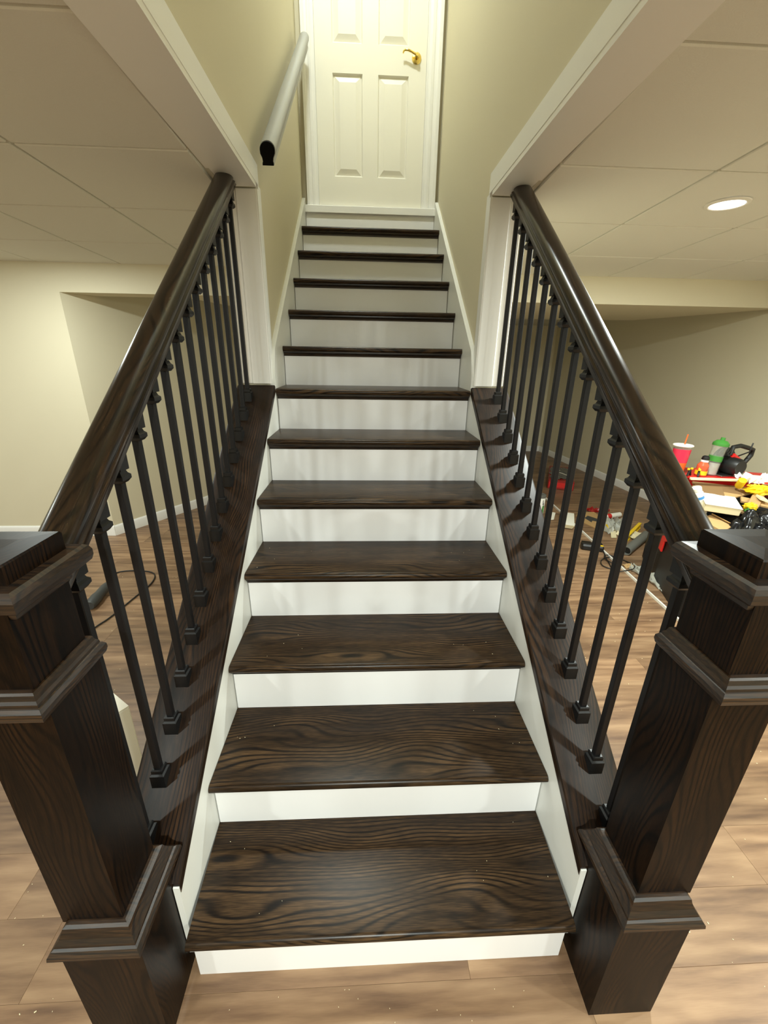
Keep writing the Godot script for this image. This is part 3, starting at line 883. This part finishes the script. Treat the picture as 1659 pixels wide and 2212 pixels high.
	part("barrel", Tri.new().lathe([Vector2(0.024, -0.11), Vector2(0.0245, -0.105), Vector2(0.0245, 0.07), Vector2(0.02, 0.078)], 20, Transform3D(lie, Vector3(0, 0.0246, 0))), M.white, ck)
	part("red_band", Tri.new().lathe([Vector2(0.0248, 0.02), Vector2(0.0248, 0.07)], 20, Transform3D(lie, Vector3(0, 0.0249, 0))), M.red, ck)
	part("nozzle", Tri.new().lathe([Vector2(0.012, 0.078), Vector2(0.006, 0.13), Vector2(0.003, 0.15)], 14, Transform3D(lie, Vector3(0, 0.0246, 0))), M.red, ck)
	var rb := part("red_wrapper", crumple(Vector3(2.36, 0.0, -3.3), 0.2, 0.07, 0.05, 8, 0.002, 8), M.red_dark, self, Transform3D(Basis(), Vector3(2.36, 0, -3.3)))
	tag(rb, "crumpled dark red wrapper behind the sealant tube", "wrapper")
	# crumpled clear bag with yellow print
	var cg := thing("plastic_bag", Vector3(2.28, 0, -2.84), "crumpled clear plastic bag with yellow edge beside cardboard scrap", "bag")
	wpart("film", crumple(Vector3(2.27, 0.001, -2.86), 0.2, 0.3, 0.09, 21, 0.0014, 12, 0.5), M.haze, cg)
	wpart("yellow_edge", crumple(Vector3(2.18, 0.002, -2.86), 0.07, 0.12, 0.07, 33, 0.002, 6, 0.4), M.yellow, cg)
	var kr := part("kraft_scrap", crumple(Vector3(2.32, 0.0, -2.68), 0.2, 0.14, 0.05, 41, 0.0016, 8, 0.7), M.cream, self, Transform3D(Basis(), Vector3(2.32, 0, -2.68)))
	tag(kr, "crumpled tan paper scrap beside the yellow level", "paper")
	var k2 := part("kraft_scrap", Tri.new().sheet(4, 6, 0.0012, func(u: float, w: float) -> Vector3: return Vector3(2.236, 0.004, -2.82).lerp(Vector3(2.15, 0.002, -2.64), w) + Vector3(0.05 * (u - 0.5), 0.01 * sin(w * 5.0) + 0.012, 0)), M.cream, self, Transform3D(Basis(), Vector3(2.19, 0, -2.74)))
	tag(k2, "narrow strip of tan paper hanging off the clear plastic bag", "paper")
	# yellow level resting beside the grey tube
	var l0 := Vector3(2.112, 0, -2.47); var l1 := Vector3(2.52, 0, -2.862)
	var ld := (l1 - l0).normalized()
	var lb := Basis(ld, Vector3.UP, ld.cross(Vector3.UP))
	var lv := thing("spirit_level", (l0 + l1) * 0.5, "yellow spirit level standing on edge beside the grey tube", "level", "", lb)
	var lp := Tri.new()
	lp.box(Vector3(0, 0.006, 0), Vector3(0.56, 0.011, 0.026), 0.002).box(Vector3(0, 0.052, 0), Vector3(0.56, 0.011, 0.026), 0.002)
	for x in [-0.27, -0.09, 0.09, 0.27]: lp.box(Vector3(x, 0.029, 0), Vector3(0.02 if absf(x) > 0.2 else 0.05, 0.04, 0.02), 0.002)
	part("frame", lp, M.yellow, lv)
	part("vial", Tri.new().box(Vector3(0, 0.029, 0), Vector3(0.13, 0.034, 0.008)), M.black, lv)
	# grey tube
	var t0 := Vector3(2.055, 0.036, -2.315); var t1 := Vector3(2.44, 0.036, -2.64)
	var td := (t1 - t0).normalized()
	var tb := Basis(td.cross(Vector3.UP), td, Vector3.UP).orthonormalized()
	var gt := thing("grey_tube", Vector3(t0.x, 0.0, t0.z), "dark grey round tube with black open end lying on floor", "tube")
	wpart("tube_wall", Tri.new().lathe([Vector2(0.0355, 0.0), Vector2(0.0355, 0.5), Vector2(0.031, 0.5), Vector2(0.031, 0.0)], 24, Transform3D(tb, t0), 32.0, true), M.grey, gt)
	wpart("liner", Tri.new().lathe([Vector2(0.0305, 0.03), Vector2(0.0305, 0.05)], 24, Transform3D(tb, t0)), M.black, gt)
	# charger with its cord
	var ch := thing("battery_charger", Vector3(1.83, 0, -2.42), "black battery charger with yellow mark and a tangled cord", "charger", "", Basis(Vector3.UP, -0.33))
	part("body", Tri.new().box(Vector3(0, 0.026, 0), Vector3(0.17, 0.05, 0.085), 0.012), M.black, ch)
	part("cradle", Tri.new().box(Vector3(-0.045, 0.052, 0), Vector3(0.075, 0.014, 0.06), 0.004).box(Vector3(0.05, 0.052, -0.015), Vector3(0.05, 0.01, 0.04), 0.003), M.black_gloss, ch)
	part("yellow_mark", Tri.new().box(Vector3(0.062, 0.052, 0.024), Vector3(0.03, 0.004, 0.02), 0.001), M.yellow, ch)
	var loop := []
	var cv := Curve3D.new()
	var L := [[1.90, 0.03, -2.40], [1.89, 0.006, -2.33], [1.859, 0.006, -2.25], [1.83, 0.006, -2.15], [1.80, 0.006, -2.08], [1.76, 0.008, -2.13], [1.80, 0.012, -2.21], [1.90, 0.012, -2.26], [1.95, 0.008, -2.21], [1.90, 0.008, -2.14], [1.84, 0.012, -2.19], [1.86, 0.016, -2.28], [1.93, 0.012, -2.27], [1.985, 0.006, -2.2], [1.99, 0.02, -2.10], [1.94, 0.022, -2.04], [1.88, 0.022, -2.02], [1.82, 0.006, -2.03]]
	for i in L.size():
		var p := Vector3(L[i][0], L[i][1], L[i][2])
		var a: Array = L[maxi(i - 1, 0)]; var b: Array = L[mini(i + 1, L.size() - 1)]
		var tg := Vector3(b[0] - a[0], b[1] - a[1], b[2] - a[2]) / 6.0
		cv.add_point(p, -tg, tg)
	for k in 81: loop.append(cv.sample_baked(cv.get_baked_length() * k / 80.0, true))
	wpart("cord", Tri.new().tube(loop, 0.004, 6), M.black, ch)
	var wr := part("clear_wrapper", crumple(Vector3(2.0, 0.001, -1.93), 0.1, 0.34, 0.05, 52, 0.0012, 12, -0.1), M.haze, self, Transform3D(Basis(), Vector3(2.0, 0, -1.93)))
	tag(wr, "clear crumpled wrapper on the floor against the black bin", "wrapper")
	var ts := part("tan_scrap", crumple(Vector3(1.955, 0.0, -2.12), 0.06, 0.06, 0.02, 60, 0.0012, 5), M.kraft, self, Transform3D(Basis(), Vector3(1.955, 0, -2.12)))
	tag(ts, "tiny tan scrap at the end of the charger cord", "paper")

# ------------------------------------------------------------------ bins and the pile on them
func build_pile() -> void:
	var F := Vector3(1.868, 0, -1.464)
	var dd := Vector3(0.32, 0, -0.947).normalized(); var ww := Vector3(0.947, 0, 0.32).normalized()
	var bb := Basis(ww, Vector3.UP, -dd)
	var nz := noise(91, 1.0, 3)
	# front bin, open, tapered, with a rolled rim
	var bn := thing("storage_bin", F + dd * 0.25 + ww * 0.35, "open black plastic bin full of rubbish with red strap on its side", "bin", "", bb)
	var wall := Tri.new()
	for e in [[Vector3(0, 0, 0.235), Vector3(0.7, 0.42, 0.012), 0], [Vector3(0, 0, -0.235), Vector3(0.7, 0.42, 0.012), 0], [Vector3(0.344, 0, 0), Vector3(0.012, 0.42, 0.482), 0], [Vector3(-0.344, 0, 0), Vector3(0.012, 0.42, 0.482), 0]]:
		wall.box(e[0] + Vector3(0, 0.21, 0), e[1], 0.003)
	wall.box(Vector3(0, 0.008, 0), Vector3(0.69, 0.014, 0.475))
	part("body", wall, M.black, bn)
	part("rim", Tri.new().box(Vector3(0, 0.415, 0.243), Vector3(0.72, 0.02, 0.02), 0.006).box(Vector3(0, 0.415, -0.243), Vector3(0.72, 0.02, 0.02), 0.006).box(Vector3(0.352, 0.415, 0), Vector3(0.02, 0.02, 0.5), 0.006).box(Vector3(-0.352, 0.415, 0), Vector3(0.02, 0.02, 0.5), 0.006), M.black, bn)
	part("red_strap", Tri.new().box(Vector3(-0.359, 0.385, -0.165), Vector3(0.014, 0.10, 0.15), 0.004, Basis(Vector3.RIGHT, -0.45)).box(Vector3(-0.359, 0.30, -0.225), Vector3(0.013, 0.13, 0.055), 0.004, Basis(Vector3.RIGHT, 0.1)), M.red, bn)
	# taller tool chest behind it
	var tc := thing("tool_chest", F + dd * 0.69 + ww * 0.37, "tall black tool chest standing behind the rubbish bin, red tray on top", "tool chest", "", bb)
	part("body", Tri.new().box(Vector3(0, 0.3, 0), Vector3(0.7, 0.598, 0.35), 0.012), M.black, tc)
	part("lid", Tri.new().box(Vector3(0, 0.63, 0), Vector3(0.71, 0.06, 0.36), 0.012), M.black, tc)
	# black bag heap in the bin
	var bag := part("rubbish_bag", Tri.new().blob(Vector3(2.29, 0.35, -1.60), Vector3(0.27, 0.27, 0.20), nz, 0.28, 2.6, 48, 28), M.bag, self, Transform3D(Basis(), Vector3(2.30, 0.1, -1.60)))
	tag(bag, "glossy black rubbish bag bulging out of the open bin", "bag")
	var b2 := part("rubbish_bag", Tri.new().blob(Vector3(2.37, 0.50, -1.56), Vector3(0.15, 0.10, 0.12), nz, 0.45, 3.4, 40, 24), M.bag, self, Transform3D(Basis(), Vector3(2.37, 0.42, -1.56)))
	tag(b2, "black plastic sack end sticking up at right of bin", "bag")
	# kraft box, open
	var kb := thing("cardboard_box", Vector3(2.075, 0.46, -1.66), "small brown cardboard box with open flap at left of bin", "box", "", Basis.from_euler(Vector3(0.25, 0.5, 0.1)))
	part("carton", Tri.new().box(Vector3(0, 0.05, 0), Vector3(0.11, 0.11, 0.13), 0.002), M.kraft, kb)
	part("flap", Tri.new().box(Vector3(0.075, 0.09, 0.0), Vector3(0.07, 0.003, 0.12), 0.0, Basis(Vector3(0, 0, 1), -0.9)), M.kraft, kb)
	# cream carton
	var cc := thing("cream_carton", Vector3(2.135, 0.615, -1.72), "shallow cream carton lying tilted on top of the bin rubbish", "box", "", Basis.from_euler(Vector3(0.16, -0.45, -0.04)))
	part("tray", Tri.new().box(Vector3(0, 0.035, 0), Vector3(0.18, 0.045, 0.16), 0.003), M.cream, cc)
	part("lid", Tri.new().box(Vector3(0, 0.06, 0), Vector3(0.186, 0.006, 0.166), 0.002), M.paper, cc)
	# wood offcuts
	var W := [[2.33, 0.685, -1.84, 0.30, 0.055, 0.35, 0.08, "wide brown plank offcut right under the pale stick"],
		[2.24, 0.70, -1.88, 0.26, 0.06, -0.25, -0.06, "dark brown plank offcut lying behind the cream carton"],
		[2.39, 0.675, -1.74, 0.24, 0.035, 0.75, 0.12, "tan board scrap slanting up below the yellow rag"],
		[2.40, 0.655, -1.70, 0.22, 0.035, -0.6, -0.1, "tan board scrap crossing under another at right of heap"],
		[2.15, 0.695, -1.84, 0.16, 0.06, -0.5, 0.05, "short dark offcut beside the leaning white bottle"],
		[2.34, 0.64, -1.70, 0.24, 0.03, 0.5, 0.2, "thin dark strip of board right of the cream carton"],
		[2.43, 0.685, -1.77, 0.20, 0.03, 1.1, 0.0, "narrow pale board strip at right edge of the heap"]]
	var wm := [M.kraft, M.kraft_dark, M.kraft, M.kraft, M.kraft_dark, M.kraft_dark, M.cream]
	for i in W.size():
		var w: Array = W[i]
		var o := part("wood_offcut", Tri.new().box(Vector3(w[0], w[1], w[2]), Vector3(w[3], 0.014, w[4] * 1.6), 0.002, Basis.from_euler(Vector3(0.3, w[5], w[6]))), wm[i], self, Transform3D(Basis(), Vector3(w[0], w[1], w[2])))
		tag(o, w[7], "wood scrap", "wood offcuts on the rubbish heap")
	# white stick
	var st := part("white_stick", Tri.new().box(Vector3(2.235, 0.758, -1.885), Vector3(0.34, 0.015, 0.02), 0.002, Basis.from_euler(Vector3(0, -0.12, 0.0))), M.cream, self, Transform3D(Basis(), Vector3(2.235, 0.758, -1.885)))
	tag(st, "pale square stick lying across the front of the red tray", "stick")
	# yellow and white rags
	var yl := part("yellow_roll", Tri.new().lathe([Vector2(0.019, 0.0), Vector2(0.022, 0.006), Vector2(0.022, 0.062), Vector2(0.018, 0.066)], 18, Transform3D(Basis.from_euler(Vector3(0.5, 0.2, 0.35)), Vector3(2.345, 0.725, -1.84))), M.yellow, self, Transform3D(Basis(), Vector3(2.345, 0.725, -1.84)))
	tag(yl, "bright yellow roll standing at the end of the pale stick", "roll")
	var yr := part("yellow_rag", Tri.new().blob(Vector3(2.455, 0.715, -1.80), Vector3(0.085, 0.03, 0.05), nz, 0.6, 5.0, 26, 14, true), M.yellow, self, Transform3D(Basis(), Vector3(2.5, 0.67, -1.8)))
	tag(yr, "larger crumpled yellow rag below the white tissue", "rag", "")
	var wt := part("white_tissue", crumple(Vector3(2.50, 0.735, -1.90), 0.2, 0.12, 0.07, 71, 0.0016, 10, 0.15), M.paper, self, Transform3D(Basis(), Vector3(2.5, 0.73, -1.87)))
	tag(wt, "crumpled white tissue at top right of the rubbish heap", "tissue")
	var y2 := thing("yellow_flower_rag", Vector3(2.28, 0.61, -1.66), "small yellow and green crumpled rag beside the cream carton", "rag")
	wpart("yellow_part", Tri.new().blob(Vector3(2.285, 0.655, -1.66), Vector3(0.034, 0.022, 0.03), nz, 0.6, 5.0, 22, 12, true), M.yellow, y2)
	wpart("green_part", Tri.new().blob(Vector3(2.27, 0.63, -1.64), Vector3(0.026, 0.02, 0.022), nz, 0.6, 5.0, 20, 12, true), M.green, y2)
	# white bottle with blue label, leaning
	var wb := thing("white_bottle", Vector3(2.07, 0.575, -1.75), "white plastic bottle with blue label leaning beside the handrail", "bottle", "", Basis.from_euler(Vector3(-0.1, 0, 0.38)))
	part("body", Tri.new().lathe([Vector2(0.028, 0.0), Vector2(0.031, 0.005), Vector2(0.031, 0.145), Vector2(0.022, 0.156)], 22), M.white, wb)
	part("label", Tri.new().lathe([Vector2(0.0316, 0.105), Vector2(0.0316, 0.122)], 22), M.blue, wb)
	part("lower_label", Tri.new().lathe([Vector2(0.0316, 0.03), Vector2(0.0316, 0.06)], 22), M.blue, wb)
	part("cap", Tri.new().lathe([Vector2(0.026, 0.154), Vector2(0.027, 0.158), Vector2(0.027, 0.178), Vector2(0.024, 0.182)], 22), M.white, wb)
	# red tray on the chest
	var rt := thing("red_tool_tray", Vector3(2.40, 0.661, -2.03), "red plastic tool tray sitting on the black chest", "tray", "", bb)
	part("tray", Tri.new().rings([Vector2(-0.03, 0.0), Vector2(0.0, 0.086)], Vector2(0.30, 0.13)), M.red, rt)
	part("rim", Tri.new().rings([Vector2(0.0, 0.080), Vector2(0.012, 0.082), Vector2(0.012, 0.090), Vector2(0.0, 0.092)], Vector2(0.30, 0.13)), M.red, rt)
	var Y := 0.754
	# iced drink
	var cu := thing("drink_cup", Vector3(2.075, Y, -2.05), "clear plastic cup of pink iced drink with an orange straw", "cup")
	part("cup", Tri.new().lathe([Vector2(0.0528, 0.1705), Vector2(0.056, 0.19), Vector2(0.0545, 0.19), Vector2(0.0515, 0.1705)], 28, Transform3D(), 32.0, true), M.clear, cu)
	part("drink", Tri.new().lathe([Vector2(0.036, 0.0), Vector2(0.038, 0.002), Vector2(0.0447, 0.08)], 28), M.orange, cu)
	part("pink_drink", Tri.new().lathe([Vector2(0.0447, 0.0802), Vector2(0.0528, 0.17)], 28), flat_mat(c8(214, 44, 74), 0.25), cu)
	part("lid", Tri.new().lathe([Vector2(0.0565, 0.188), Vector2(0.059, 0.190), Vector2(0.059, 0.195), Vector2(0.054, 0.198), Vector2(0.03, 0.199)], 28), M.paper, cu)
	part("straw", Tri.new().tube([Vector3(-0.01, 0.02, 0), Vector3(0.012, 0.265, 0.0)], 0.004, 8), M.orange, cu)
	# two small clamps
	for i in 2:
		var cm := thing("spring_clamp", Vector3(2.115 + 0.055 * i, Y, -1.985 + 0.012 * i), "%s black spring clamp with yellow tips on the red tray" % ["left", "right"][i], "clamp", "spring clamps on the red tray", Basis(Vector3.UP, 0.4 + 0.5 * i))
		for k in [-1, 1]:
			part("jaw", Tri.new().box(Vector3(k * 0.01, 0.022, 0), Vector3(0.007, 0.045, 0.012), 0.002, Basis(Vector3(0, 0, 1), k * 0.35)), M.black, cm)
			part("tip", Tri.new().box(Vector3(k * 0.018, 0.048, 0), Vector3(0.011, 0.014, 0.015), 0.003), M.yellow, cm)
	# reddish bottle with black cap
	var ob := thing("amber_bottle", Vector3(2.205, Y, -2.0), "short reddish clear bottle with a black cap beside the tall bottle", "bottle", "", Basis.from_euler(Vector3(0, 0, -0.06)))
	part("body", Tri.new().lathe([Vector2(0.032, 0.0), Vector2(0.034, 0.004), Vector2(0.034, 0.07), Vector2(0.018, 0.095)], 22), flat_mat(c8(214, 92, 60), 0.15), ob)
	part("yellow_label", Tri.new().lathe([Vector2(0.0346, 0.008), Vector2(0.0346, 0.035)], 22), M.yellow, ob)
	part("collar", Tri.new().lathe([Vector2(0.022, 0.093), Vector2(0.022, 0.106)], 22), M.white, ob)
	part("cap", Tri.new().lathe([Vector2(0.021, 0.106), Vector2(0.023, 0.112), Vector2(0.02, 0.128), Vector2(0.012, 0.134)], 22), M.black, ob)
	# tall clear bottle, green cap
	var tbo := thing("clear_bottle", Vector3(2.285, Y, -2.02), "tall clear plastic bottle with a green cap on the red tray", "bottle", "", Basis.from_euler(Vector3(0, 0, -0.10)))
	part("body", Tri.new().lathe([Vector2(0.038, 0.0), Vector2(0.04, 0.004), Vector2(0.04, 0.17), Vector2(0.044, 0.2), Vector2(0.042, 0.203), Vector2(0.0385, 0.17), Vector2(0.0385, 0.006), Vector2(0.0, 0.006)], 26), M.clear, tbo)
	part("liquid", Tri.new().lathe([Vector2(0.037, 0.008), Vector2(0.037, 0.085)], 26), M.haze, tbo)
	part("paper_label", Tri.new().lathe([Vector2(0.0402, 0.095), Vector2(0.0402, 0.13)], 26), M.green, tbo)
	part("cap", Tri.new().lathe([Vector2(0.046, 0.198), Vector2(0.047, 0.202), Vector2(0.046, 0.216), Vector2(0.03, 0.232), Vector2(0.013, 0.236), Vector2(0.013, 0.252)], 26), M.green, tbo)
	# saw
	var sw := thing("circular_saw", Vector3(2.435, Y, -2.04), "black and red handheld circular saw resting on the red tray", "saw", "", Basis.from_euler(Vector3(0, 0.15, 0.0)).scaled(Vector3.ONE * 1.12))
	part("motor", Tri.new().lathe([Vector2(0.042, -0.05), Vector2(0.05, -0.03), Vector2(0.05, 0.06), Vector2(0.04, 0.08)], 22, Transform3D(Basis(Vector3(1, 0, 0), PI / 2), Vector3(-0.02, 0.058, 0))), M.black, sw)
	part("guard", Tri.new().lathe([Vector2(0.075, -0.012), Vector2(0.078, -0.008), Vector2(0.078, 0.008), Vector2(0.075, 0.012)], 28, Transform3D(Basis(Vector3(1, 0, 0), PI / 2), Vector3(-0.02, 0.08, -0.04))), M.dark_grey, sw)
	part("handle", Tri.new().tube([Vector3(-0.03, 0.12, 0), Vector3(-0.02, 0.165, 0), Vector3(0.03, 0.172, 0), Vector3(0.09, 0.158, 0), Vector3(0.13, 0.146, 0), Vector3(0.128, 0.11, 0), Vector3(0.10, 0.07, 0), Vector3(0.06, 0.045, 0), Vector3(0.01, 0.07, 0)], 0.013, 10), M.black, sw)
	part("red_housing", Tri.new().tube([Vector3(-0.02, 0.118, 0.012), Vector3(0.02, 0.095, 0.012), Vector3(0.07, 0.062, 0.012)], 0.014, 10), M.red, sw)
	part("shoe", Tri.new().box(Vector3(-0.005, 0.004, 0), Vector3(0.22, 0.007, 0.12), 0.002), M.steel, sw)
	part("cord", Tri.new().tube([Vector3(0.05, 0.10, -0.02), Vector3(0.07, 0.14, 0.03), Vector3(0.09, 0.19, 0.02)], 0.004, 7), M.black, sw)
	part("cord", Tri.new().tube([Vector3(-0.03, 0.16, 0), Vector3(-0.06, 0.15, 0.02), Vector3(-0.09, 0.13, 0.03)], 0.005, 7), M.black, sw)

# ------------------------------------------------------------------ sawdust
func build_dust() -> void:
	var mm := MultiMesh.new()
	mm.transform_format = MultiMesh.TRANSFORM_3D
	mm.mesh = Tri.new().box(Vector3(0, 0.0006, 0), Vector3(0.004, 0.0012, 0.002), 0.0003).mesh()
	var xf := []
	for i in 260:
		var s := -1.0 if rng.randf() < 0.4 else 1.0
		var z := rng.randf_range(-2.2, 0.25)
		var x := s * rng.randf_range(0.66, 1.5 + absf(z) * 0.3)
		var b := Basis(Vector3.UP, rng.randf() * TAU).scaled(Vector3.ONE * rng.randf_range(0.4, 1.3))
		xf.append(Transform3D(b, Vector3(x, 0.0002, z)))
	for i in 40:
		xf.append(Transform3D(Basis(Vector3.UP, rng.randf() * TAU).scaled(Vector3.ONE * 0.5), Vector3(rng.randf_range(-0.4, 0.4), 0.0002, rng.randf_range(0.04, 0.3))))
	for k in range(1, 5):
		for i in 9:
			var s := -1.0 if i % 2 else 1.0
			xf.append(Transform3D(Basis(Vector3.UP, rng.randf() * TAU).scaled(Vector3.ONE * rng.randf_range(0.35, 0.7)), Vector3(s * rng.randf_range(0.25, 0.44), tread_y(k) + 0.0002, -(k - 1) * RUN - rng.randf_range(0.01, 0.22))))
	mm.instance_count = xf.size()
	for i in xf.size(): mm.set_instance_transform(i, xf[i])
	var o := MultiMeshInstance3D.new()
	o.name = "sawdust"
	o.multimesh = mm
	o.material_override = M.cream
	add_child(o)
	tag(o, "fine pale sawdust chips strewn on the floor and lower treads", "sawdust", "", "stuff")
